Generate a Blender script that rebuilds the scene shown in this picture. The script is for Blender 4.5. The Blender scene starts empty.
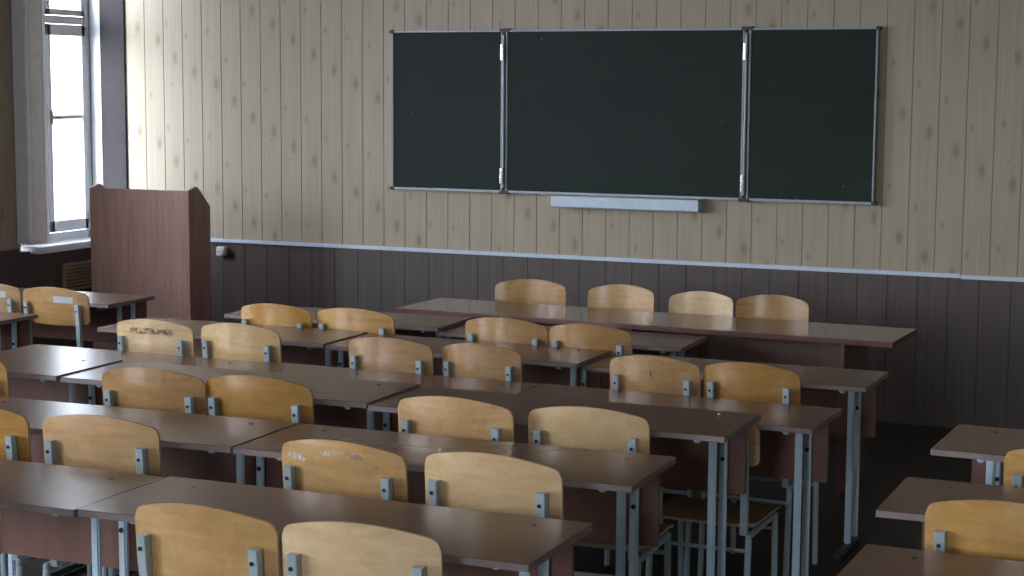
import bpy, bmesh, math, random
from mathutils import Vector, Matrix
random.seed(7)
sc = bpy.context.scene
COL = sc.collection
PI = math.pi

# ------------------------------------------------------------------ materials
def new_mat(name):
    m = bpy.data.materials.new(name); m.use_nodes = True
    nt = m.node_tree
    return m, nt, nt.nodes['Principled BSDF']

def N(nt, t, **kw):
    n = nt.nodes.new(t)
    for k, v in kw.items():
        if k.startswith('i_'):
            key = k[2:]
            key = int(key) if key.isdigit() else key.replace('_', ' ')
            n.inputs[key].default_value = v
        else:
            setattr(n, k, v)
    return n

def L(nt, a, b):
    nt.links.new(a, b)

def math_node(nt, op, a=None, b=None, c=None, clamp=False):
    n = nt.nodes.new('ShaderNodeMath'); n.operation = op; n.use_clamp = clamp
    for i, v in enumerate((a, b, c)):
        if v is None: continue
        if isinstance(v, (int, float)): n.inputs[i].default_value = v
        else: nt.links.new(v, n.inputs[i])
    return n.outputs[0]

def ramp(nt, fac, stops):
    r = nt.nodes.new('ShaderNodeValToRGB')
    el = r.color_ramp.elements
    while len(el) < len(stops): el.new(0.5)
    for e, (p, c) in zip(el, stops):
        e.position = p; e.color = (c[0], c[1], c[2], 1)
    nt.links.new(fac, r.inputs[0])
    return r.outputs[0]

def mix(nt, fac, a, b, mode='MIX'):
    n = nt.nodes.new('ShaderNodeMix'); n.data_type = 'RGBA'; n.blend_type = mode
    for sock, v in ((n.inputs[0], fac), (n.inputs[6], a), (n.inputs[7], b)):
        if isinstance(v, (int, float)): sock.default_value = v
        elif isinstance(v, tuple): sock.default_value = (v[0], v[1], v[2], 1)
        else: nt.links.new(v, sock)
    return n.outputs[2]

def noise(nt, scale3, detail=4, rough=.55, coord='Object', rnd=False):
    tc = nt.nodes.new('ShaderNodeTexCoord')
    mp = nt.nodes.new('ShaderNodeMapping'); mp.inputs['Scale'].default_value = scale3
    nt.links.new(tc.outputs[coord], mp.inputs[0])
    if rnd:
        oi = nt.nodes.new('ShaderNodeObjectInfo')
        mu = math_node(nt, 'MULTIPLY', oi.outputs['Random'], 37.0)
        nt.links.new(mu, mp.inputs['Location'])
    n = nt.nodes.new('ShaderNodeTexNoise'); n.inputs['Scale'].default_value = 1
    n.inputs['Detail'].default_value = detail; n.inputs['Roughness'].default_value = rough
    nt.links.new(mp.outputs[0], n.inputs['Vector'])
    return n.outputs['Fac']

def plain(name, col, rough=.5, metal=0.0, var=.12, scale=18, spec=.5):
    m, nt, b = new_mat(name)
    f = noise(nt, (scale,)*3, 3)
    c = ramp(nt, f, [(.3, tuple(x*(1-var) for x in col)), (.7, tuple(min(1, x*(1+var)) for x in col))])
    L(nt, c, b.inputs['Base Color'])
    b.inputs['Roughness'].default_value = rough; b.inputs['Metallic'].default_value = metal
    b.inputs['Specular IOR Level'].default_value = spec
    return m

def laminate(name, col, grain=(2, 40, 40), rough=.3, var=.16, rvar=.08, spec=.5):
    m, nt, b = new_mat(name)
    f = noise(nt, grain, 5, .6, rnd=True)
    g = noise(nt, (3, 3, 3), 2, rnd=True)
    b.inputs['Specular IOR Level'].default_value = spec
    c = ramp(nt, f, [(.3, tuple(x*(1-var) for x in col)), (.7, tuple(x*(1+var) for x in col))])
    c = mix(nt, math_node(nt, 'MULTIPLY', g, .35), c, tuple(x*1.25 for x in col))
    L(nt, c, b.inputs['Base Color'])
    s = noise(nt, (9, 9, 9), 3, rnd=True)
    L(nt, math_node(nt, 'MULTIPLY_ADD', s, rvar*2, rough-rvar), b.inputs['Roughness'])
    return m

def plywood(name, col, dark, rough=.27):
    m, nt, b = new_mat(name)
    f = noise(nt, (7, 7, 60), 5, .6, rnd=True)
    g = noise(nt, (6, 6, 9), 3, .6, rnd=True)
    c = ramp(nt, f, [(.3, dark), (.62, col)])
    c = mix(nt, ramp(nt, g, [(.4, (0, 0, 0)), (.75, (.55, .55, .55))]), c, tuple(x*.8 for x in dark))
    oi = nt.nodes.new('ShaderNodeObjectInfo')
    hv = nt.nodes.new('ShaderNodeHueSaturation')
    L(nt, c, hv.inputs['Color'])
    L(nt, math_node(nt, 'MULTIPLY_ADD', oi.outputs['Random'], .22, .9), hv.inputs['Value'])
    L(nt, math_node(nt, 'MULTIPLY_ADD', oi.outputs['Random'], -.25, 1.08), hv.inputs['Saturation'])
    L(nt, hv.outputs[0], b.inputs['Base Color'])
    s = noise(nt, (14, 14, 14), 3, rnd=True)
    L(nt, math_node(nt, 'MULTIPLY_ADD', s, .25, rough-.12), b.inputs['Roughness'])
    b.inputs['Coat Weight'].default_value = .55; b.inputs['Coat Roughness'].default_value = .13
    return m

def panel_wall(name, base, alt, knot, pitch, phase, seam):
    m, nt, b = new_mat(name)
    geo = nt.nodes.new('ShaderNodeNewGeometry')
    sx = nt.nodes.new('ShaderNodeSeparateXYZ'); L(nt, geo.outputs['Position'], sx.inputs[0])
    s = math_node(nt, 'ADD', sx.outputs['X'], sx.outputs['Y']); z = sx.outputs['Z']
    q = math_node(nt, 'MULTIPLY_ADD', s, 1/pitch, -phase/pitch)
    i = math_node(nt, 'FLOOR', q); u = math_node(nt, 'FRACT', q)
    wn = nt.nodes.new('ShaderNodeTexWhiteNoise'); wn.noise_dimensions = '1D'; L(nt, i, wn.inputs['W'])
    rnd = wn.outputs['Value']
    # grain, long in z
    comb = nt.nodes.new('ShaderNodeCombineXYZ')
    L(nt, math_node(nt, 'MULTIPLY', s, 70), comb.inputs[0]); L(nt, math_node(nt, 'MULTIPLY', rnd, 50), comb.inputs[1])
    L(nt, math_node(nt, 'MULTIPLY', z, 1.6), comb.inputs[2])
    nz = nt.nodes.new('ShaderNodeTexNoise'); nz.inputs['Scale'].default_value = 1; nz.inputs['Detail'].default_value = 4
    L(nt, comb.outputs[0], nz.inputs['Vector'])
    c = ramp(nt, nz.outputs['Fac'], [(.3, alt), (.65, base)])
    if knot:
        def knots(z0, step, per, uc, rx, rz, amt, jit):
            v = math_node(nt, 'ADD', z, math_node(nt, 'MULTIPLY_ADD', i, step, -z0))
            v = math_node(nt, 'ADD', v, math_node(nt, 'MULTIPLY', rnd, jit))
            v = math_node(nt, 'MULTIPLY', v, 1/per)
            fv = math_node(nt, 'SUBTRACT', math_node(nt, 'FRACT', math_node(nt, 'ADD', v, .5)), .5)
            dz = math_node(nt, 'MULTIPLY', fv, per/rz)
            uu = math_node(nt, 'ADD', u, math_node(nt, 'MULTIPLY_ADD', rnd, .16, -.08-uc))
            dx = math_node(nt, 'MULTIPLY', uu, pitch/rx)
            dd = math_node(nt, 'SQRT', math_node(nt, 'ADD', math_node(nt, 'MULTIPLY', dx, dx), math_node(nt, 'MULTIPLY', dz, dz)))
            mk = math_node(nt, 'SUBTRACT', 1.25, dd, clamp=True)
            return math_node(nt, 'MULTIPLY', mk, amt)
        k1 = knots(2.198, .093, .665, .66, .020, .042, .72, .03)
        k2 = knots(2.53, .093, .665, .25, .013, .026, .45, .16)
        k3 = knots(2.36, .093, 1.33, .5, .007, .012, .5, .4)
        kk = math_node(nt, 'MAXIMUM', math_node(nt, 'MAXIMUM', k1, k2), k3)
        c = mix(nt, kk, c, knot)
        halo = knots(2.21, .093, .665, .64, .04, .11, .22, .03)
        c = mix(nt, halo, c, tuple(x*.72 for x in base))
    # painted joint line where the boards meet
    ed = math_node(nt, 'ABSOLUTE', math_node(nt, 'SUBTRACT', u, .5))
    em = math_node(nt, 'GREATER_THAN', ed, .5-.0028/pitch)
    c = mix(nt, math_node(nt, 'MULTIPLY', em, .22), c, seam)
    L(nt, c, b.inputs['Base Color']); b.inputs['Roughness'].default_value = .48
    return m

M = {}
M['upper'] = panel_wall('knotty_pine_panel', (.425, .358, .268), (.37, .312, .228), (.235, .125, .052), .145, -5.493, (.2, .15, .1))
M['dado'] = panel_wall('dark_brown_panel', (.098, .072, .066), (.068, .050, .046), None, .1635, -4.608-.1635*6, (.02, .017, .017))
M['desk'] = laminate('desk_laminate', (.165, .086, .054), (3, 12, 12), var=.03, rough=.25, rvar=.006, spec=.5)
M['desk'].node_tree.nodes['Principled BSDF'].inputs['IOR'].default_value = 1.34
M['edge'] = plain('desk_edge_band', (.25, .20, .20), .4)
M['panel'] = laminate('desk_panel_board', (.19, .09, .07), (30, 30, 3), rough=.45)
M['teach'] = laminate('table_laminate', (.15, .10, .08), rough=.13, rvar=.04)
M['teach_edge'] = plain('table_red_edge', (.12, .045, .04), .35)
M['teach_panel'] = laminate('table_panel_board', (.13, .075, .062), (30, 30, 3), rough=.4)
M['lectern'] = laminate('lectern_board', (.38, .215, .185), (34, 34, 2.4), rough=.42, var=.22)
M['ply'] = plywood('varnished_plywood', (.64, .365, .125), (.50, .265, .08))
M['ply_pale'] = plywood('pale_varnished_plywood', (.76, .53, .28), (.64, .41, .19))
M['ply_dark'] = plywood('honey_varnished_plywood', (.47, .255, .082), (.34, .175, .052))
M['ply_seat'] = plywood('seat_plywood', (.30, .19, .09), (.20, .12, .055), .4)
M['ply_edge'] = plain('plywood_edge', (.55, .38, .19), .5)
M['steel'] = plain('painted_grey_steel', (.58, .72, .84), .32, 0, .06)
M['chair_steel'] = plain('chair_grey_steel', (.38, .46, .50), .36, 0, .08)
M['dark_steel'] = plain('dark_grey_steel', (.06, .075, .09), .4, .3, .1)
M['bolt'] = plain('dark_bolt', (.03, .035, .045), .4, .6)
M['cap'] = plain('black_plastic', (.02, .02, .025), .45)
M['alu'] = plain('aluminium', (.30, .33, .37), .5, .5, .06)
M['alu_bright'] = plain('bright_metal', (.8, .82, .85), .15, .95, .05)
M['tray'] = plain('pale_blue_metal', (.60, .70, .82), .4, .05, .05)
M['white'] = plain('white_paint', (.78, .80, .84), .4, 0, .05)
M['shade_white'] = plain('grey_white_paint', (.84, .85, .92), .5, 0, .06)
M['rail'] = plain('pale_rail', (.60, .69, .82), .35, 0, .06)
M['taupe'] = plain('taupe_trim', (.045, .040, .043), .75, 0, .08, spec=.15)
M['ceiling'] = plain('ceiling_paint', (.62, .62, .60), .8, 0, .04)
M['plaster'] = plain('rear_wall_paint', (.60, .57, .50), .7, 0, .05)
M['socket'] = plain('white_plastic', (.72, .71, .66), .35, 0, .03)
M['slat'] = plain('tan_slats', (.34, .24, .17), .5)
def worn(name, col, thr, scale, soft=.12):
    m, nt, b = new_mat(name)
    b.inputs['Base Color'].default_value = (*col, 1); b.inputs['Roughness'].default_value = .6
    f = noise(nt, scale, 4, .7)
    L(nt, ramp(nt, f, [(thr-soft, (0, 0, 0)), (thr+soft, (1, 1, 1))]), b.inputs['Alpha'])
    return m
M['scuff'] = worn('white_scuff', (.72, .70, .68), .46, (90, 90, 60))
M['scuff_grey'] = worn('grey_scuff', (.40, .33, .27), .45, (90, 90, 60))
M['grime'] = worn('grey_grime', (.22, .16, .09), .56, (34, 34, 60), .2)
M['chalk_white'] = plain('chalk_white', (.8, .8, .78), .8)
M['patch'] = plain('pale_patch', (.50, .52, .55), .5, 0, .05)

def chalk_mat():
    m, nt, b = new_mat('green_chalkboard')
    f = noise(nt, (1.1, 1, 2.6), 5, .6)
    c = ramp(nt, f, [(.3, (.009, .018, .016)), (.62, (.012, .023, .020)), (.85, (.022, .034, .031))])
    g = noise(nt, (26, 26, 26), 2, .5)
    sp = math_node(nt, 'GREATER_THAN', g, .775)
    c = mix(nt, math_node(nt, 'MULTIPLY', sp, .35), c, (.25, .3, .3))
    L(nt, c, b.inputs['Base Color']); b.inputs['Roughness'].default_value = .6; b.inputs['Specular IOR Level'].default_value = .25
    return m
M['chalk'] = chalk_mat()

def floor_mat():
    m, nt, b = new_mat('dark_painted_floor')
    tc = nt.nodes.new('ShaderNodeTexCoord')
    bk = nt.nodes.new('ShaderNodeTexBrick')
    bk.inputs['Scale'].default_value = 1; bk.inputs['Brick Width'].default_value = 2.2; bk.inputs['Row Height'].default_value = .12
    bk.inputs['Mortar Size'].default_value = .002
    bk.inputs['Color1'].default_value = (.034, .026, .021, 1); bk.inputs['Color2'].default_value = (.042, .032, .025, 1)
    bk.inputs['Mortar'].default_value = (.008, .006, .005, 1)
    L(nt, tc.outputs['Object'], bk.inputs['Vector'])
    c = mix(nt, noise(nt, (3, 30, 3), 4), bk.outputs['Color'], (.03, .024, .02))
    L(nt, c, b.inputs['Base Color']); b.inputs['Roughness'].default_value = .5; b.inputs['Specular IOR Level'].default_value = .3
    return m
M['floor'] = floor_mat()

def glass_mat():
    m = bpy.data.materials.new('window_glass'); m.use_nodes = True
    nt = m.node_tree; nt.nodes.clear()
    o = nt.nodes.new('ShaderNodeOutputMaterial'); t = nt.nodes.new('ShaderNodeBsdfTransparent'); g = nt.nodes.new('ShaderNodeBsdfGlossy')
    g.inputs['Roughness'].default_value = .02; t.inputs['Color'].default_value = (.95, .97, .98, 1)
    mx = nt.nodes.new('ShaderNodeMixShader'); fr = nt.nodes.new('ShaderNodeLayerWeight'); pw = math_node(nt, 'POWER', fr.outputs['Facing'], 5.0)
    L(nt, math_node(nt, 'MULTIPLY_ADD', pw, .9, .04), mx.inputs[0]); L(nt, t.outputs[0], mx.inputs[1]); L(nt, g.outputs[0], mx.inputs[2]); L(nt, mx.outputs[0], o.inputs[0])
    return m
M['glass'] = glass_mat()

# ------------------------------------------------------------------ mesh helpers
def add_box(bm, x0, x1, y0, y1, z0, z1, mi=0, bev=0.0, seg=2):
    r = bmesh.ops.create_cube(bm, size=1)
    vs = r['verts']
    for v in vs:
        v.co.x = x0 if v.co.x < 0 else x1
        v.co.y = y0 if v.co.y < 0 else y1
        v.co.z = z0 if v.co.z < 0 else z1
    fs = set(f for v in vs for f in v.link_faces)
    for f in fs: f.material_index = mi
    if bev > 0:
        es = list(set(e for v in vs for e in v.link_edges))
        bmesh.ops.bevel(bm, geom=es, offset=bev, segments=seg, affect='EDGES', material=-1)

def box(*a, **k):
    bm = bmesh.new(); add_box(bm, *a, **k); return bm

def add_tube(bm, pts, rx, ry=None, n=10, mi=0, cap=True, up=None):
    """sweep an ellipse (rx across, ry along the up hint) along a polyline"""
    ry = ry or rx
    pts = [Vector(p) for p in pts]; rings = []
    for i, p in enumerate(pts):
        d = ((pts[min(i+1, len(pts)-1)]-pts[i]).normalized() + (pts[i]-pts[max(i-1, 0)]).normalized()).normalized()
        u = Vector(up) if up else (Vector((0, 1, 0)) if abs(d.y) < .9 else Vector((0, 0, 1)))
        a = d.cross(u).normalized(); b = a.cross(d).normalized()
        rings.append([bm.verts.new(p + a*(rx*math.cos(2*PI*k/n)) + b*(ry*math.sin(2*PI*k/n))) for k in range(n)])
    for r0, r1 in zip(rings, rings[1:]):
        for k in range(n):
            f = bm.faces.new((r0[k], r0[(k+1) % n], r1[(k+1) % n], r1[k])); f.material_index = mi; f.smooth = True
    if cap:
        for r in (rings[0], rings[-1]):
            f = bm.faces.new(r); f.material_index = mi

def add_prism(bm, outline, axis, a, b, mi=0):
    """outline of 2d points extruded along an axis from a to b"""
    def P(p, t):
        return {'x': (t, p[0], p[1]), 'y': (p[0], t, p[1]), 'z': (p[0], p[1], t)}[axis]
    A = [bm.verts.new(P(p, a)) for p in outline]; B = [bm.verts.new(P(p, b)) for p in outline]
    n = len(outline)
    fs = [bm.faces.new(A), bm.faces.new(B)]
    for i in range(n): fs.append(bm.faces.new((A[i], A[(i+1) % n], B[(i+1) % n], B[i])))
    for f in fs: f.material_index = mi
    return fs

def obj(name, bm, mats, parent=None, loc=None, rotz=None):
    for e in bm.edges:
        if len(e.link_faces) == 2 and (e.link_faces[0].material_index != e.link_faces[1].material_index or e.link_faces[0].smooth != e.link_faces[1].smooth): e.smooth = False
    bmesh.ops.recalc_face_normals(bm, faces=bm.faces[:])
    me = bpy.data.meshes.new(name); bm.to_mesh(me); bm.free()
    for m in (mats if isinstance(mats, (list, tuple)) else [mats]): me.materials.append(m)
    o = bpy.data.objects.new(name, me); COL.objects.link(o)
    if parent is not None: o.parent = parent
    if loc is not None: o.location = loc
    if rotz is not None: o.rotation_euler = (0, 0, rotz)
    return o

def tag(o, label, cat, group=None):
    o['label'] = label; o['category'] = cat
    if group: o['group'] = group
    return o

def thing(name, label, cat, loc, rotz=0, group=None):
    o = bpy.data.objects.new(name, None); COL.objects.link(o)
    o.empty_display_size = .1
    o.location = loc; o.rotation_euler = (0, 0, rotz)
    return tag(o, label, cat, group)

def struct(name, bm, mats, parent=None):
    o = obj(name, bm, mats, parent)
    if parent is None: o['kind'] = 'structure'
    return o

def children_of(o):
    return [c for c in ALL if c.parent == o]

# ------------------------------------------------------------------ room
XL, XR, YB, ZC = -5.689, 3.6, -13.2, 3.3

# front wall: panelling in two tones, real V joints
def grooved(bm, x0, x1, pitch, phase, y, z0, z1, depth=.004, half=.0024, mi=0, axis='x', back=.05):
    k0 = math.floor((x0-phase)/pitch)
    xs = [(x0, 0)]
    k = k0
    while True:
        s = phase + k*pitch
        if s > x1: break
        if s-half > x0+.002 and s+half < x1-.002:
            xs += [(s-half, 0), (s, depth), (s+half, 0)]
        k += 1
    xs.append((x1, 0))
    ol = [(a, y+d) for a, d in xs] + [(x1, y+back), (x0, y+back)]
    if axis == 'x':
        add_prism(bm, ol, 'z', z0, z1, mi)
    else:   # along y on the left wall, face at x = y-arg, body towards -x
        ol = [(y-d, a) for a, d in xs] + [(y-back, x1), (y-back, x0)]
        add_prism(bm, ol, 'z', z0, z1, mi)

bm = bmesh.new()
grooved(bm, XL, XR, .145, -5.493, 0, .815, ZC, back=.15)
grooved(bm, XL, XR, .1635, -4.608, -.004, 0, .815, mi=1, back=.154, depth=.0025, half=.002)
struct('wall_front', bm, [M['upper'], M['dado']])

# left wall; windows past the first are unseen, added for light on the chairs
WIN = [(-.85, -.004, .81), (-4.3, -2.9, 1.1), (-6.7, -5.5, 1.1), (-10.0, -7.9, 1.0), (-12.9, -11.2, 1.0)]
ZT = 2.95
TH = .135
bm = bmesh.new()
edges = [YB]
for a, b_, z in sorted(WIN): edges += [a, b_]
edges.append(0.0)
srt = sorted(WIN)
for k in range(0, len(edges), 2):           # piers
    a, b_ = edges[k], edges[k+1]
    grooved(bm, a, b_, .145, -.02, XL, .785, ZC, axis='y', back=TH)
    grooved(bm, a, b_, .1635, -.02, XL, 0, .785, axis='y', back=TH, mi=1)
for a, b_, z in srt:
    grooved(bm, a, b_, .145, -.02, XL, ZT, ZC, axis='y', back=TH)
    grooved(bm, a, b_, .1635, -.02, XL, 0, z-.03, axis='y', back=TH, mi=1)
struct('wall_left', bm, [M['upper'], M['dado']])
struct('wall_right', box(XR, XR+.15, YB, 0, 0, ZC), M['plaster'])
bm = bmesh.new()            # rear wall with one unseen window, added to light the chair backs
BX0, BX1, BZ = -.45, .95, 1.0
add_box(bm, XL, BX0, YB-.15, YB, 0, ZC); add_box(bm, BX1, XR, YB-.15, YB, 0, ZC)
add_box(bm, BX0, BX1, YB-.15, YB, 0, BZ-.03); add_box(bm, BX0, BX1, YB-.15, YB, 2.95, ZC)
struct('wall_back', bm, M['plaster'])
struct('floor', box(XL-.16, XR+.15, YB-.15, .15, -.1, 0), M['floor'])
struct('ceiling', box(XL-.16, XR+.15, YB-.15, .15, ZC, ZC+.1), M['ceiling'])

# chair rail on the front wall (two lengths, butt joint near the right)
bm = bmesh.new()
add_box(bm, XL, -.13, -.018, -.0005, .815, .838, bev=.003)
add_box(bm, -.128, XR, -.018, -.0005, .811, .833, bev=.003)
struct('trim_1', bm, M['rail'])
struct('baseboard_front', box(XL+.002, XR, -.022, -.0045, .0005, .07, bev=.004), M['dado'])
struct('trim_2', box(XL+.0005, XL+.018, YB, -.89, .764, .808, bev=.003), M['dado'])      # dark rail on the left wall
# boxed casing beside window 1 with a narrow bead, and flat casing in the corner
bm = bmesh.new()
add_box(bm, XL+.0005, XL+.10, -.885, -.722, .835, ZC-.001, bev=.006)
add_box(bm, XL+.1005, XL+.104, -.85, -.81, .842, ZC-.001, bev=.001)
add_tube(bm, [(XL+.092, -.719, .835), (XL+.092, -.719, ZC-.001)], .009, n=10)
struct('trim_3', bm, M['shade_white'])
struct('trim_4', box(XL+.0005, -5.499, -.012, -.0005, .84, ZC-.001, bev=.002), M['taupe'])

def make_window(idx, y0, y1, zs, detailed):
    XF = XL-.100
    bm = bmesh.new()
    w = .05; wr = .052
    # outer frame
    add_box(bm, XF-.03, XF+.01, y0, y0+w, zs, ZT, bev=.004)
    add_box(bm, XF-.03, XF+.01, y1-wr, y1, zs, ZT, bev=.004)
    add_box(bm, XF-.03, XF+.01, y0, y1, ZT-w, ZT, bev=.004)
    add_box(bm, XF-.03, XF+.01, y0, y1, zs, zs+.055, bev=.004)
    r = struct('window_%d' % idx, bm, M['white'])
    zt = 2.20                          # transom height
    ym = -.45 if detailed else (y0+y1)/2
    lv = []
    bm = bmesh.new()
    add_box(bm, XF-.028, XF+.004, y0+w, y1-wr, zt, zt+.05, bev=.004)    # transom
    obj('transom', bm, M['white'], r)
    bm = bmesh.new(); add_box(bm, XF-.028, XF+.012, ym-.045, ym, zs+.055, ZT-w, bev=.004)
    obj('mullion', bm, M['white'], r)
    for a, b_ in ((y0+w, ym-.045), (ym, y1-wr)):
        for z0, z1, mid in ((zs+.06, zt-.004, True), (zt+.054, ZT-w-.003, False)):
            bm = bmesh.new(); s = .038
            a2, b2 = a+.003, b_-.003
            add_box(bm, XF-.02, XF+.018, a2, a2+s, z0, z1, bev=.004)
            add_box(bm, XF-.02, XF+.018, b2-s, b2, z0, z1, bev=.004)
            add_box(bm, XF-.02, XF+.018, a2, b2, z0, z0+s+.034*mid, bev=.004)
            add_box(bm, XF-.02, XF+.018, a2, b2, z1-s*.8-.04*mid, z1, bev=.004)
            if mid: add_box(bm, XF-.012, XF+.012, a2+s, b2-s, 1.592, 1.618, bev=.003)
            o = obj('sash', bm, M['white'], r)
            obj('pane', box(XF-.002, XF+.002, a2+.01, b2-.01, z0+.01, z1-.01), M['glass'], o)
    if detailed:
        bm = bmesh.new()
        add_box(bm, XF+.019, XF+.035, ym+.012, ym+.03, 1.56, 1.65, bev=.004)
        add_tube(bm, [(XF+.03, ym+.02, 1.605), (XF+.055, ym+.02, 1.605), (XF+.058, ym+.075, 1.605)], .007, n=8)
        obj('latch_handle', bm, M['slat'], r)
    obj('jamb_lining', box(XL-.082, XL-.002, y1-.006, y1-.0005, zs, ZT-.002, bev=.001), M['white'], r)
    # sill board
    bm = bmesh.new()
    xe = XL+.075
    add_box(bm, XL-.105, xe, (-.765 if detailed else y0-.05), y1-.004, zs-.045, zs-.001, bev=.006)
    obj('window_sill', bm, M['white'], r)
    return r
for i, (a, b_, z) in enumerate(WIN): make_window(i+1, a, b_, z, i == 0)  # all but the first stand out of view, added for their daylight
wb = make_window(6, -.69, .69, BZ, False)  # unseen rear window, added for daylight from behind
wb.rotation_euler = (0, 0, PI/2); wb.location = ((BX0+BX1)/2, YB-XL, 0)

# ------------------------------------------------------------------ fittings
# louvred radiator grille on the left wall
g = thing('radiator_grille', 'tan slatted radiator grille on the dark wall below the window', 'grille', (XL, -.243, .495))
bm = bmesh.new()
for y0, y1 in ((-.22, -.20), (.20, .22)): add_box(bm, .001, .026, y0, y1, 0, .18, bev=.002)
add_box(bm, .001, .026, -.20, .20, 0, .018, bev=.002); add_box(bm, .001, .026, -.20, .20, .162, .18, bev=.002)
obj('frame', bm, M['slat'], g)
obj('shade_backing', box(.001, .003, -.1995, .1995, .0185, .1615), M['cap'], g)  # black sheet that paints the shade in the gaps between slats
bm = bmesh.new()
for k in range(6):
    z = .03+k*.0225
    add_prism(bm, [(.006, z+.006), (.020, z-.002), (.022, z+.002), (.022, z+.006), (.008, z+.014)], 'y', -.199, .199)
obj('slats', bm, M['slat'], g)

# socket
s = thing('wall_socket', 'small white electrical socket on the dark panelling beside the lectern', 'socket', (-4.768, -.004, .758))
obj('housing', box(-.034, .034, -.035, -.001, -.031, .031, bev=.006, seg=3), M['socket'], s)
bm = bmesh.new()
add_tube(bm, [(0, -.0345, 0), (0, -.042, 0)], .024, n=24)
fr = obj('socket_face', bm, M['socket'], s)
for dx in (-.009, .009):
    bm = bmesh.new(); add_tube(bm, [(dx-.003, -.0415, 0), (dx-.003, -.0435, 0)], .0045, n=10); obj('pin_hole', bm, M['cap'], fr)

# lectern
lt = thing('lectern', 'tall reddish-brown wooden lectern standing in the corner beside the window', 'lectern', (-4.772, -.9, 0))
hw = .353
bm = bmesh.new(); add_box(bm, -hw+.018, hw-.018, .0, .016, .0, 1.200, bev=.002); obj('front_panel', bm, M['lectern'], lt)
side = [(0.0, 0.0), (.225, 0.0), (.225, 1.10), (.10, 1.218), (.075, 1.222), (.0, 1.201)]
for x0, x1 in ((-hw, -hw+.0178), (hw-.0178, hw)):
    bm = bmesh.new(); add_prism(bm, side, 'x', x0, x1)
    bmesh.ops.bevel(bm, geom=bm.edges[:], offset=.002, segments=1, affect='EDGES'); obj('side_panel', bm, M['lectern'], lt)
bm = bmesh.new(); add_prism(bm, [(.017, 1.165), (.017, 1.183), (.212, 1.098), (.212, 1.080)], 'x', -hw+.019, hw-.019); obj('sloped_top', bm, M['lectern'], lt)
bm = bmesh.new(); add_box(bm, -hw+.019, hw-.019, .017, .215, .55, .566); obj('shelf', bm, M['lectern'], lt)
bm = bmesh.new(); add_box(bm, -hw+.019, hw-.019, .017, .215, .04, .056); obj('shelf', bm, M['lectern'], lt)

# chalkboard, three leaves
cb = thing('chalkboard', 'dark green three-part chalkboard with thin metal frame on the front wall', 'chalkboard', (-2.06, 0, 1.195))
X0 = -2.06
Z0, Z1 = 1.195, 2.147
def leaf(x0, x1, y0, name):
    bm = bmesh.new(); add_box(bm, x0-X0+.012, x1-X0-.012, y0, y0+.012, .012, Z1-Z0-.012)
    o = obj(name, bm, M['chalk'], cb)
    bm = bmesh.new(); w = .011; a, b_ = x0-X0, x1-X0; H = Z1-Z0
    add_box(bm, a, a+w, y0-.008, y0+.018, 0, H, bev=.003); add_box(bm, b_-w, b_, y0-.008, y0+.018, 0, H, bev=.003)
    add_box(bm, a+w, b_-w, y0-.008, y0+.018, 0, w+.003, bev=.003); add_box(bm, a+w, b_-w, y0-.008, y0+.018, H-w, H, bev=.003)
    obj('frame', bm, M['alu'], o)
    return o
yl = -.052
leaves = [leaf(-3.524, -2.792, yl, 'side_leaf'), leaf(-2.772, -1.332, yl, 'center_leaf'), leaf(-1.308, -.597, yl, 'side_leaf')]
for x0, x1 in ((-2.7915, -2.7725), (-1.3315, -1.3085)):
    bm = bmesh.new(); add_tube(bm, [((x0+x1)/2-X0, yl-.012, .03), ((x0+x1)/2-X0, yl-.012, Z1-Z0-.03)], .0095, n=12)
    o = obj('hinge_rod', bm, M['alu'], cb)
    for z in (.10, Z1-Z0-.13):
        bm = bmesh.new(); add_tube(bm, [((x0+x1)/2-X0-.006, yl-.02, z-.045), ((x0+x1)/2-X0-.006, yl-.02, z+.045)], .014, n=12)
        obj('hinge', bm, M['alu_bright'], o)
    for z in (-.008, Z1-Z0-.012):
        bm = bmesh.new(); add_box(bm, x0-X0-.022, x1-X0+.022, yl-.012, yl+.03, z, z+.02, bev=.004); obj('end_cap', bm, M['cap'], cb)
for x in (-3.524, -.597):
    for z in (-.004, Z1-Z0-.018):
        bm = bmesh.new(); add_box(bm, x-X0-.013, x-X0+.013, yl-.012, yl+.03, z, z+.022, bev=.004); obj('corner_cap', bm, M['cap'], cb)
for x in (-3.3, -2.3, -1.8, -.8):
    for z in (.12, .8): obj('wall_bracket', box(x-X0-.03, x-X0+.03, yl+.0125, -.001, z, z+.05), M['cap'], cb)
bm = bmesh.new()
add_prism(bm, [(-.001, -.002), (-.098, -.004), (-.102, -.008), (-.100, -.066), (-.092, -.072), (-.001, -.05)], 'x', -2.462-X0, -1.571-X0)
obj('chalk_tray', bm, M['tray'], cb)

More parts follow.
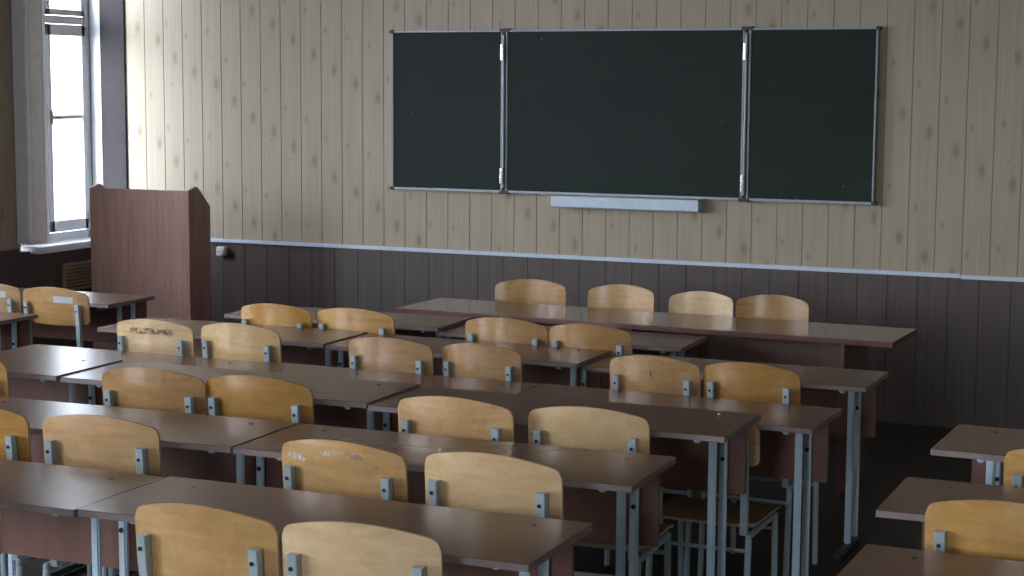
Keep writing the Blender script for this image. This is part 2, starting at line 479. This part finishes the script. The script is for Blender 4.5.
# ------------------------------------------------------------------ desks
DD = .406
def make_desk(d, label, group, left_in=.105, right_in=.105, pl=.042, pr_=.042, depth=DD):
    x, y, h, yaw, w = d
    t = thing('school_desk', label, 'desk', (x, y, 0), yaw, group)
    hw = w/2-.0015
    bm = bmesh.new()
    r = .005
    ol = []
    for cx, cy, a0 in ((hw-r, depth-r, 0), (-hw+r, depth-r, 90), (-hw+r, r, 180), (hw-r, r, 270)):
        for k in range(4):
            a = math.radians(a0+30*k); ol.append((cx+r*math.cos(a), cy+r*math.sin(a)))
    fs = add_prism(bm, ol, 'z', h-.018, h)
    for f in fs[2:]: f.material_index = 1
    bmesh.ops.bevel(bm, geom=[e for e in bm.edges if all(abs(v.co.z-h) < 1e-5 for v in e.verts)], offset=.0015, segments=1, affect='EDGES')
    top = obj('desktop', bm, [M['desk'], M['edge']], t)
    for sx in (-1, 1):
        bm = bmesh.new(); add_tube(bm, [(sx*(hw-.125), .33, h-.0005), (sx*(hw-.125), .33, h+.0012)], .0065, n=10)
        obj('screw', bm, M['bolt'], top)
    zb = h-.265
    obj('modesty_panel', box(-hw+pl, hw-pr_, depth-.030, depth-.016, zb, h-.0185, bev=.0015), M['panel'], t)
    for side_, xp in ((-1, -hw+left_in+.015), (1, hw-right_in-.003)):
        for yy in (.235, .355):
            bm = bmesh.new(); add_box(bm, xp-.0130, xp+.0130, yy-.009, yy+.009, .028, h-.038, bev=.005)
            lg = obj('leg', bm, M['steel'], t)
            if yy > .3:
                bm = bmesh.new(); add_tube(bm, [(xp, yy-.0080, h-.145), (xp, yy-.012, h-.145)], .0075, n=8); obj('bolt', bm, M['bolt'], lg)
        obj('top_rail', box(xp-.011, xp+.011, .06, .375, h-.040, h-.0185, bev=.004), M['steel'], t)
        ft = obj('foot', box(xp-.016, xp+.016, .06, .385, .008, .030, bev=.006), M['dark_steel'], t)
        for yy in (.073, .370): obj('glide', box(xp-.018, xp+.018, yy-.012, yy+.014, .0005, .012, bev=.003), M['cap'], ft)
    # panel brackets linking panel and rail
    return t

GM = 'school desks of the middle block'; GL = 'school desks in the row by the window wall'; GR = 'school desks of the right block'
DESKS = [
 ('R1A', (-1.942, -5.974, .762, .0107, 1.200), 'brown desk in the lower left corner, strong window glare at its right end', GM),
 ('R1B', (-.725, -5.962, .765, .0035, 1.226), 'nearest brown desk, bottom centre, two large chair backs in front of it', GM),
 ('R2A', (-2.002, -5.174, .762, .0294, 1.200), 'brown desk cut by the left edge, second row back from the viewer', GM),
 ('R2B', (-.781, -5.143, .761, .0253, 1.234), 'brown desk behind the chair back with white scuffs, second row from the viewer', GM),
 ('R4L', (-3.178, -4.475, .783, .0209, 1.200), 'glare-lit desk at the left edge, third row from the viewer, only right part visible', GM),
 ('R4A', (-1.957, -4.443, .778, .0132, 1.236), 'third-row desk from the viewer, middle of its three, two touching chairs before it', GM),
 ('R4B', (-.725, -4.439, .772, -.0022, 1.224), 'dark right-end desk, third row from the viewer, with a white speck on its top', GM),
 ('S4A', (-2.949, -3.805, .693, -.0063, 1.169), 'lower desk pushed against the back of the glare-lit third-row desk, leftmost of three', GM),
 ('S4B', (-1.751, -3.817, .699, -.0105, 1.219), 'lower desk pushed behind the third row, middle of three, mostly covered by other desks', GM),
 ('S4C', (-.562, -3.844, .702, -.0215, 1.153), 'lower dark desk poking out right behind the desk with the white speck', GM),
 ('R5A', (-2.897, -3.024, .722, .0085, 1.171), 'desk behind the grime-marked chair back, left end of the fifth row, near the lectern', GM),
 ('R5B', (-1.729, -3.013, .716, .0, 1.158), 'middle desk of the fifth row from the viewer, two neighbouring chairs before it', GM),
 ('R5C', (-.572, -2.976, .701, -.0061, 1.155), 'right-end desk of the fifth row, its long pale legs showing down to the floor', GM),
 ('R6A', (-2.710, -2.279, .708, .0208, 1.155), 'left desk of the last student row, its left corner pointing at the dark wall', GM),
 ('R6B', (-1.536, -2.285, .692, .0154, 1.170), 'right desk of the last student row, its far edge overlapped by the teacher table', GM),
 ('L1', (-4.653, -2.171, .697, -.0026, 1.200), 'desk with bright window glare directly before the lectern, by the window wall', GL),
 ('L2', (-4.717, -3.050, .700, -.0002, 1.200), 'small visible desk corner at the left edge, in front of the pale-patched chair', GL),
 ('Q1', (1.108, -4.530, .806, -.0300, 1.200), 'farthest desk of the right block, cut by the right edge', GR),
 ('Q2', (1.092, -5.176, .777, .0001, 1.200), 'middle desk of the right block, behind the large chair back', GR),
 ('Q3', (1.122, -5.858, .760, -.0130, 1.200), 'nearest desk of the right block, only its top in the lower right corner', GR),
]
for k, d, lab, grp in DESKS:
    if grp == GR: make_desk(d, lab, grp, left_in=.115, right_in=.115, pl=.05, pr_=.05)
    else: make_desk(d, lab, grp)
ck = bmesh.new(); bmesh.ops.create_icosphere(ck, subdivisions=2, radius=.0055)
for v in ck.verts: v.co.z *= .6
o = obj('chalk_crumb', ck, M['chalk_white'], None, (-.234, -4.105, .7755)); tag(o, 'tiny white chalk crumb on the dark desk at the end of the third row', 'chalk')

# teacher's table
tt = thing('teacher_table', 'long glossy brown table with reddish edge along the front below the chalkboard', 'table', (-1.358, -1.845, 0), -.040)
TW, TD, TH_ = 2.49, .481, .720
bm = bmesh.new(); add_box(bm, -TW/2, TW/2, 0, TD, TH_-.024, TH_, mi=1, bev=.002)
for f in bm.faces:
    if f.normal.z > .9 or f.calc_center_median().z > TH_-.0005: f.material_index = 0
obj('tabletop', bm, [M['teach'], M['teach_edge']], tt)
for x in (-TW/2+.22, TW/2-.22-.02, -.01):
    obj('support_panel', box(x, x+.02, .03, TD-.03, .001, TH_-.0245, bev=.002), M['teach_panel'], tt)
for a, b_ in ((-TW/2+.241, -.0105), (.0105, TW/2-.241)):
    obj('front_panel', box(a, b_, .14, .156, .22, TH_-.0245, bev=.002), M['teach_panel'], tt)

# ------------------------------------------------------------------ chairs
CW = .386
def arc_y(x): return -.030*(1-(x/(CW/2))**2)
def backrest_bm(H):
    bm = bmesh.new(); nu, nv = 30, 7; hw = CW/2; r = .022; th = .0085
    def corner(x):
        e = abs(x)-(hw-r)
        return 0 if e <= 0 else r-math.sqrt(max(0, r*r-e*e))
    F, B = [], []
    for i in range(nu+1):
        t = i/nu; x = -hw*math.cos(PI*t)*.5 + (-hw+2*hw*t)*.5
        c = corner(x); u = x/hw
        zt = H+.003+.031*(1-u*u)-c
        zb = H-.152-.012*(1-u*u)+c*.8
        f, b_ = [], []
        for j in range(nv+1):
            z = zb+(zt-zb)*j/nv; y = arc_y(x)-(z-(H-.07))*.06
            f.append(bm.verts.new((x, y+th/2, z))); b_.append(bm.verts.new((x, y-th/2, z)))
        F.append(f); B.append(b_)
    for i in range(nu):
        for j in range(nv):
            a = bm.faces.new((F[i][j], F[i][j+1], F[i+1][j+1], F[i+1][j])); a.smooth = True
            a = bm.faces.new((B[i][j], B[i+1][j], B[i+1][j+1], B[i][j+1])); a.smooth = True
        for j in (0, nv):
            a = bm.faces.new((F[i][j], F[i+1][j], B[i+1][j], B[i][j])); a.material_index = 1
    for i in (0, nu):
        for j in range(nv):
            a = bm.faces.new((F[i][j], F[i][j+1], B[i][j+1], B[i][j])); a.material_index = 1
    return bm
def seat_bm(z):
    bm = bmesh.new(); w0, w1, d = .185, .19, .35; n = 14; th = .009
    r = .04; ol = []
    pts = [(w1-r, d-r, 0), (-w1+r, d-r, 90), (-w0+r, r, 180), (w0-r, r, 270)]
    for cx, cy, a0 in pts:
        for k in range(5):
            a = math.radians(a0+22.5*k); ol.append((cx+r*math.cos(a), cy+r*math.sin(a)))
    # rows along depth so that the front lip can roll down
    ys = [d*k/n for k in range(n+1)]
    def half(y):
        w = w0+(w1-w0)*y/d
        if y < r: w -= r-math.sqrt(max(0, r*r-(r-y)**2))
        if y > d-r: w -= r-math.sqrt(max(0, r*r-(y-d+r)**2))
        return w
    T, Bq = [], []
    for y in ys:
        w = half(y); t, b_ = [], []
        for j in range(9):
            x = -w+2*w*j/8
            zz = z - .006*(1-(x/w1)**2) - .02*max(0, (y-d*.78)/(d*.22))**2
            t.append(bm.verts.new((x, y-.01, zz))); b_.append(bm.verts.new((x, y-.01, zz-th)))
        T.append(t); Bq.append(b_)
    for i in range(n):
        for j in range(8):
            a = bm.faces.new((T[i][j], T[i][j+1], T[i+1][j+1], T[i+1][j])); a.smooth = True
            a = bm.faces.new((Bq[i][j], Bq[i+1][j], Bq[i+1][j+1], Bq[i][j+1])); a.smooth = True
        for j in (0, 8):
            a = bm.faces.new((T[i][j], T[i+1][j], Bq[i+1][j], Bq[i][j])); a.material_index = 1
    for i in (0, n):
        for j in range(8):
            a = bm.faces.new((T[i][j], T[i][j+1], Bq[i][j+1], Bq[i][j])); a.material_index = 1
    return bm

H0 = .82
def make_chair_proto():
    r = bpy.data.objects.new('school_chair', None); COL.objects.link(r); r.empty_display_size = .1
    obj('backrest', backrest_bm(H0), [M['ply'], M['ply_edge']], r)
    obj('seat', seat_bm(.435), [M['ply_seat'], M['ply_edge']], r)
    for s in (-1, 1):
        x = s*.151; yc = arc_y(x)
        y1 = yc-.0050-.0105
        bm = bmesh.new()
        ys = [(.395, .006), (.52, .006), (.66, .001), (H0-.05, -.009)]
        rings = []
        for z_, d_ in ys:
            rings.append([bm.verts.new((x+a, y1+d_+b_, z_)) for a, b_ in ((-.0125, -.008), (-.0105, -.0105), (.0105, -.0105), (.0125, -.008), (.0125, .0105), (-.0125, .0105))])
        for r0, r1 in zip(rings, rings[1:]):
            for q in range(6): bm.faces.new((r0[q], r0[(q+1) % 6], r1[(q+1) % 6], r1[q]))
        bm.faces.new(rings[0]); bm.faces.new(rings[-1])
        p = obj('back_post', bm, M['chair_steel'], r)
        bm = bmesh.new(); zc = H0-.082
        add_tube(bm, [(x-.002, y1-.016, zc), (x-.002, y1-.0195, zc)], .0052, n=10); obj('bolt', bm, M['bolt'], p)
        for yy in (-.035, .30):
            bm = bmesh.new()
            dy = -.02 if yy < 0 else .015
            add_tube(bm, [(s*.172, yy+dy, .012), (s*.172, yy, .385)], .0115, .0095, n=12)
            lg = obj('leg', bm, M['chair_steel'], r)
            bm = bmesh.new(); add_tube(bm, [(s*.172, yy+dy*1.02, .0005), (s*.172, yy+dy, .016)], .0135, n=12); obj('foot_cap', bm, M['cap'], lg)
        bm = bmesh.new()
        add_box(bm, s*.172-.0095, s*.172+.0095, -.045, .312, .384, .404, bev=.004)
        add_box(bm, s*.172-.0095 if s < 0 else .138, -.138 if s < 0 else .1815, -.0125, .012, .386, .402, bev=.003)
        obj('side_rail', bm, M['chair_steel'], r)
    for yy, z in ((-.038, .335), (.302, .335)):
        bm = bmesh.new(); add_tube(bm, [(-.165, yy, z), (.165, yy, z)], .0085, n=10); obj('stretcher', bm, M['chair_steel'], r)
    bm = bmesh.new()
    for yy in (.06, .25): add_box(bm, -.165, .165, yy-.01, yy+.01, .402, .4195, bev=.003)
    obj('seat_support', bm, M['chair_steel'], r)
    return r

def tree(o):
    return [(c, tree(c)) for c in list(sc.objects) if c.parent == o]
proto = make_chair_proto()
bpy.context.view_layer.update()
PT = tree(proto)
used = [False]
def place_chair(x, y, H, yaw, s, label, group, flip=False):
    if not used[0]:
        r = proto; used[0] = True; made = {c.name: c for c, _ in PT}
        parts = [c for c, _ in PT]
    else:
        r = proto.copy(); COL.objects.link(r); parts = []
        for c, g in PT:
            d = c.copy(); COL.objects.link(d); d.parent = r; parts.append(d)
            for e, _ in g:
                f = e.copy(); COL.objects.link(f); f.parent = d
    r.location = (x, y, 0); r.rotation_euler = (0, 0, yaw+(PI if flip else 0))
    r.scale = (s, 1, H/H0)
    tag(r, label, 'chair', group)
    return r, parts

CM = 'plywood chairs at the middle desks'; CL = 'plywood chairs by the window wall'; CR = 'plywood chairs at the right desks'; CT = 'plywood chairs behind the teacher table'
CH = {
 'c1': (-.857, -6.111, .830, -.010, 1.008, 'left one of the two nearest plywood chairs at the bottom edge', CM),
 'c2': (-.457, -6.100, .830, .069, 1.002, 'right, paler one of the two nearest plywood chairs at the bottom edge', CM),
 'c3': (-0.912, -5.361, .835, -.050, 1.021, 'plywood chair with white scuffs along the top of its orange-toned back', CM),
 'c4': (-.457, -5.386, .846, -.050, 1.035, 'plywood chair directly right of the scuffed one, second row from the viewer', CM),
 'c5': (-.925, -4.628, .834, -.030, 1.037, 'orange-toned chair, third row from the viewer, left of the pale one, centre', CM),
 'c6': (-0.513, -4.550, .823, .050, 1.004, 'pale chair, third row, whose right corner touches the dark gap under a desk', CM),
 'c7': (-1.734, -5.332, .832, .053, 1.025, 'full chair back at far left, second row from the viewer', CM),
 'c8': (-2.184, -5.337, .832, 0, 1.000, 'chair cut in half by the left edge, beside the full second-row chair back', CM),
 'c9': (-2.075, -4.586, .835, .034, 1.057, 'honey-coloured chair, third row from the viewer, left one of the touching pair', CM),
 'c10': (-1.676, -4.559, .835, .002, 1.056, 'honey-coloured chair, third row from the viewer, right one of the touching pair', CM),
 'c11': (-2.895, -4.573, .830, 0, 1.000, 'chair mostly outside the left edge before the glare-lit third-row desk', CM),
 'c27': (-1.615, -6.150, .830, 0, 1.0, 'nearest chair at the left edge, only a sliver of its back in view', CM),
 'c12': (-.714, -3.335, .795, -.060, .94, 'chair at the fifth-row right desk with a small dark mark on its back', CM),
 'c13': (-.342, -3.337, .795, -.050, .952, 'rightmost chair of the fifth row, beside the one with the dark mark', CM),
 'c14': (-1.817, -3.350, .795, -.050, .995, 'left one of the two neighbouring chairs in the middle of the fifth row', CM),
 'c15': (-1.441, -3.300, .790, -.040, .900, 'right one of the two neighbouring chairs in the middle of the fifth row', CM),
 'c16': (-2.971, -3.304, .795, -.027, 1.025, 'pale chair with dark grime smudged along its back, below the lectern', CM),
 'c17': (-2.546, -3.300, .802, -.040, 1.02, 'clean pale chair just right of the grime-smudged one', CM),
 'c18': (-2.806, -2.586, .790, -.050, 1.0, 'leftmost chair of the last student row, near the dark wall', CM),
 'c19': (-2.401, -2.570, .790, -.040, 1.045, 'second chair from the left in the last student row', CM),
 'c20': (-1.655, -2.572, .790, -.060, 1.039, 'third chair from the left in the last student row', CM),
 'c21': (-1.257, -2.590, .790, -.030, 0.978, 'rightmost chair of the last student row, below the teacher table edge', CM),
 'c26': (-.346, -3.900, .700, 0, 1.0, 'small chair squeezed between two desks, only its corner and legs visible', CM),
 'c22': (-4.147, -2.470, .785, -.060, 1.084, 'whole chair back with a pale sticker, by the window wall', CL),
 'c23': (-4.594, -2.430, .785, 0, 1.020, 'chair cut by the left edge beside the pale-patched chair', CL),
 'c24': (.838, -5.340, .842, 0, 1.0, 'large orange-toned chair back at the lower right edge', CR),
 'c25': (.918, -4.600, .832, 0, 1.0, 'chair corner at the right edge, before the farthest right desk', CR),
 't1': (-2.112, -1.2285, .795, .047, 1.012, 'leftmost of four chairs behind the teacher table, facing the room', CT),
 't2': (-1.609, -1.247, .795, .06, 0.897, 'second from left of four chairs behind the teacher table', CT),
 't3': (-1.172, -1.300, .790, .06, 0.834, 'palest chair behind the teacher table, third from the left', CT),
 't4': (-0.805, -1.330, .795, .06, 0.918, 'rightmost of four chairs behind the teacher table', CT),
}
def surf(x, z, H=H0, out=.0006):
    """a point on the outer face of a backrest, in chair space"""
    return (x, arc_y(x)-(z-(H-.07))*.06-.0085/2-out, z)
def decal(parts, name, mat, patches, seed=1):
    rnd = random.Random(seed); bm = bmesh.new()
    for cx, cz, w, h in patches:
        n = 12; ring = []
        for k in range(n):
            a = 2*PI*k/n; q = rnd.uniform(.65, 1.1)
            ring.append((cx+math.cos(a)*w*q, H0+cz+math.sin(a)*h*q))
        f0 = [bm.verts.new(surf(px, pz, out=.0010)) for px, pz in ring]
        f1 = [bm.verts.new(surf(px, pz, out=-.0005)) for px, pz in ring]
        c0 = bm.verts.new(surf(cx, H0+cz, out=.0010))
        for k in range(n):
            bm.faces.new((c0, f0[k], f0[(k+1) % n]))
            bm.faces.new((f0[k], f1[k], f1[(k+1) % n], f0[(k+1) % n]))
    o = obj(name, bm, mat, parts[0]); return o
for k, (x, y, H, yaw, s, lab, grp) in CH.items():
    r, parts = place_chair(x, y, H, yaw, s, lab, grp, flip=k[0] == 't')
    if k in ('c9', 'c10', 'c14', 'c15', 'c12', 'c13', 'c20', 'c21', 'c22', 'c23', 't1', 't4'):
        sl = parts[0].material_slots[0]; sl.link = 'OBJECT'; sl.material = M['ply_dark']
    if k in ('c2', 'c4', 'c6', 'c16', 'c17', 't3'):
        sl = parts[0].material_slots[0]; sl.link = 'OBJECT'; sl.material = M['ply_pale']
    if k == 'c3':
        decal(parts, 'white_scuff', M['scuff'], [(-.150, -.022, .022, .010), (-.118, -.022, .018, .013)], 3)
        decal(parts, 'white_scuff', M['scuff'], [(-.035, -.004, .022, .008)], 8)
        decal(parts, 'grey_scuff', M['scuff_grey'], [(.035, .003, .012, .006), (.062, -.006, .020, .009)], 4)
        decal(parts, 'grey_scuff', M['scuff_grey'], [(.115, -.030, .009, .006)], 9)
    if k == 'c12': decal(parts, 'dark_mark', M['bolt'], [(-.004, -.034, .0025, .010), (.001, -.044, .003, .004)], 5)
    if k == 'c16': decal(parts, 'grime_smudge', M['grime'], [(-.09+.03*i, -.020, .026, .017) for i in range(7)], 6)
    if k in ('c22', 'c23'):
        bm = bmesh.new(); x0, x1, z0, z1 = .012, .118, H0-.045, H0-.012
        n = 8; rows = []
        for j in range(2):
            rows.append([[bm.verts.new(surf(x0+(x1-x0)*i/n, (z0, z1)[j], out=q)) for i in range(n+1)] for q in (.001, -.0005)])
        for i in range(n):
            bm.faces.new((rows[0][0][i], rows[0][0][i+1], rows[1][0][i+1], rows[1][0][i]))
            for j in (0, 1): bm.faces.new((rows[j][0][i], rows[j][0][i+1], rows[j][1][i+1], rows[j][1][i]))
        obj('patch', bm, M['patch'], parts[0])  # pale rectangle on the right half of the backrest

# ------------------------------------------------------------------ light
w = bpy.data.worlds.new('sky'); sc.world = w; w.use_nodes = True
nt = w.node_tree; bg = nt.nodes['Background']
tc = nt.nodes.new('ShaderNodeTexCoord'); sp = nt.nodes.new('ShaderNodeSeparateXYZ'); L(nt, tc.outputs['Generated'], sp.inputs[0])
cr = ramp(nt, math_node(nt, 'MULTIPLY_ADD', sp.outputs['Z'], .5, .5), [(.0, (.30, .32, .36)), (.47, (.50, .53, .58)), (.52, (.86, .92, 1.0)), (1.0, (.66, .79, 1.0))])
# brighter, warmer part of the sky around the hidden sun, behind and to the left of the viewer
vm = nt.nodes.new('ShaderNodeVectorMath'); vm.operation = 'DOT_PRODUCT'; L(nt, tc.outputs['Generated'], vm.inputs[0])
vm.inputs[1].default_value = tuple(Vector((-.34, -.86, .40)).normalized())
gl = math_node(nt, 'POWER', math_node(nt, 'MAXIMUM', vm.outputs['Value'], 0.0), 2.0)
cr = mix(nt, 1.0, cr, ramp(nt, gl, [(0, (.22, .22, .22)), (1, (1.0, .96, .92))]), 'MULTIPLY')
L(nt, cr, bg.inputs['Color']); bg.inputs['Strength'].default_value = 40.0
for a, b_, z in WIN:
    li = bpy.data.lights.new('window_portal', 'AREA'); li.shape = 'RECTANGLE'; li.size = b_-a; li.size_y = ZT-z
    li.cycles.is_portal = True
    o = bpy.data.objects.new('window_portal', li); COL.objects.link(o)
    o.location = (XL-TH-.02, (a+b_)/2, (ZT+z)/2); o.rotation_euler = (0, -PI/2, 0)   # emits towards +x
    o.rotation_euler = Vector((1, 0, 0)).to_track_quat('-Z', 'Z').to_euler()
li = bpy.data.lights.new('window_portal', 'AREA'); li.shape = 'RECTANGLE'; li.size = BX1-BX0; li.size_y = 2.95-BZ; li.cycles.is_portal = True
o = bpy.data.objects.new('window_portal', li); COL.objects.link(o)
o.location = ((BX0+BX1)/2, YB-.17, (2.95+BZ)/2); o.rotation_euler = Vector((0, 1, 0)).to_track_quat('-Z', 'Z').to_euler()

# ------------------------------------------------------------------ camera
f_, X, Y, Z, yaw, pit, roll = (1733.0076, 1.34481, -9.41461, 1.81984, .4101456, .1159065, .0060476)
cy, sy, cp, sp_ = math.cos(yaw), math.sin(yaw), math.cos(pit), math.sin(pit)
fwd = Vector((-sy*cp, cy*cp, -sp_)); right = Vector((cy, sy, 0)); up = right.cross(fwd)
cr_, sr_ = math.cos(roll), math.sin(roll)
r2 = cr_*right+sr_*up; u2 = -sr_*right+cr_*up
cd = bpy.data.cameras.new('camera'); cam = bpy.data.objects.new('camera', cd); COL.objects.link(cam)
cd.sensor_width = 36; cd.lens = f_/1024*36; cd.clip_start = .05; cd.clip_end = 100
cam.matrix_world = Matrix(((r2.x, u2.x, -fwd.x, X), (r2.y, u2.y, -fwd.y, Y), (r2.z, u2.z, -fwd.z, Z), (0, 0, 0, 1)))
sc.camera = cam

sc.view_settings.view_transform = 'Standard'; sc.view_settings.look = 'None'
sc.view_settings.gamma = 1; sc.view_settings.use_curve_mapping = False
sc.view_settings.exposure = 0.0
sc.cycles.max_bounces = 8; sc.cycles.diffuse_bounces = 5; sc.cycles.transparent_max_bounces = 8
sc.cycles.use_denoising = True
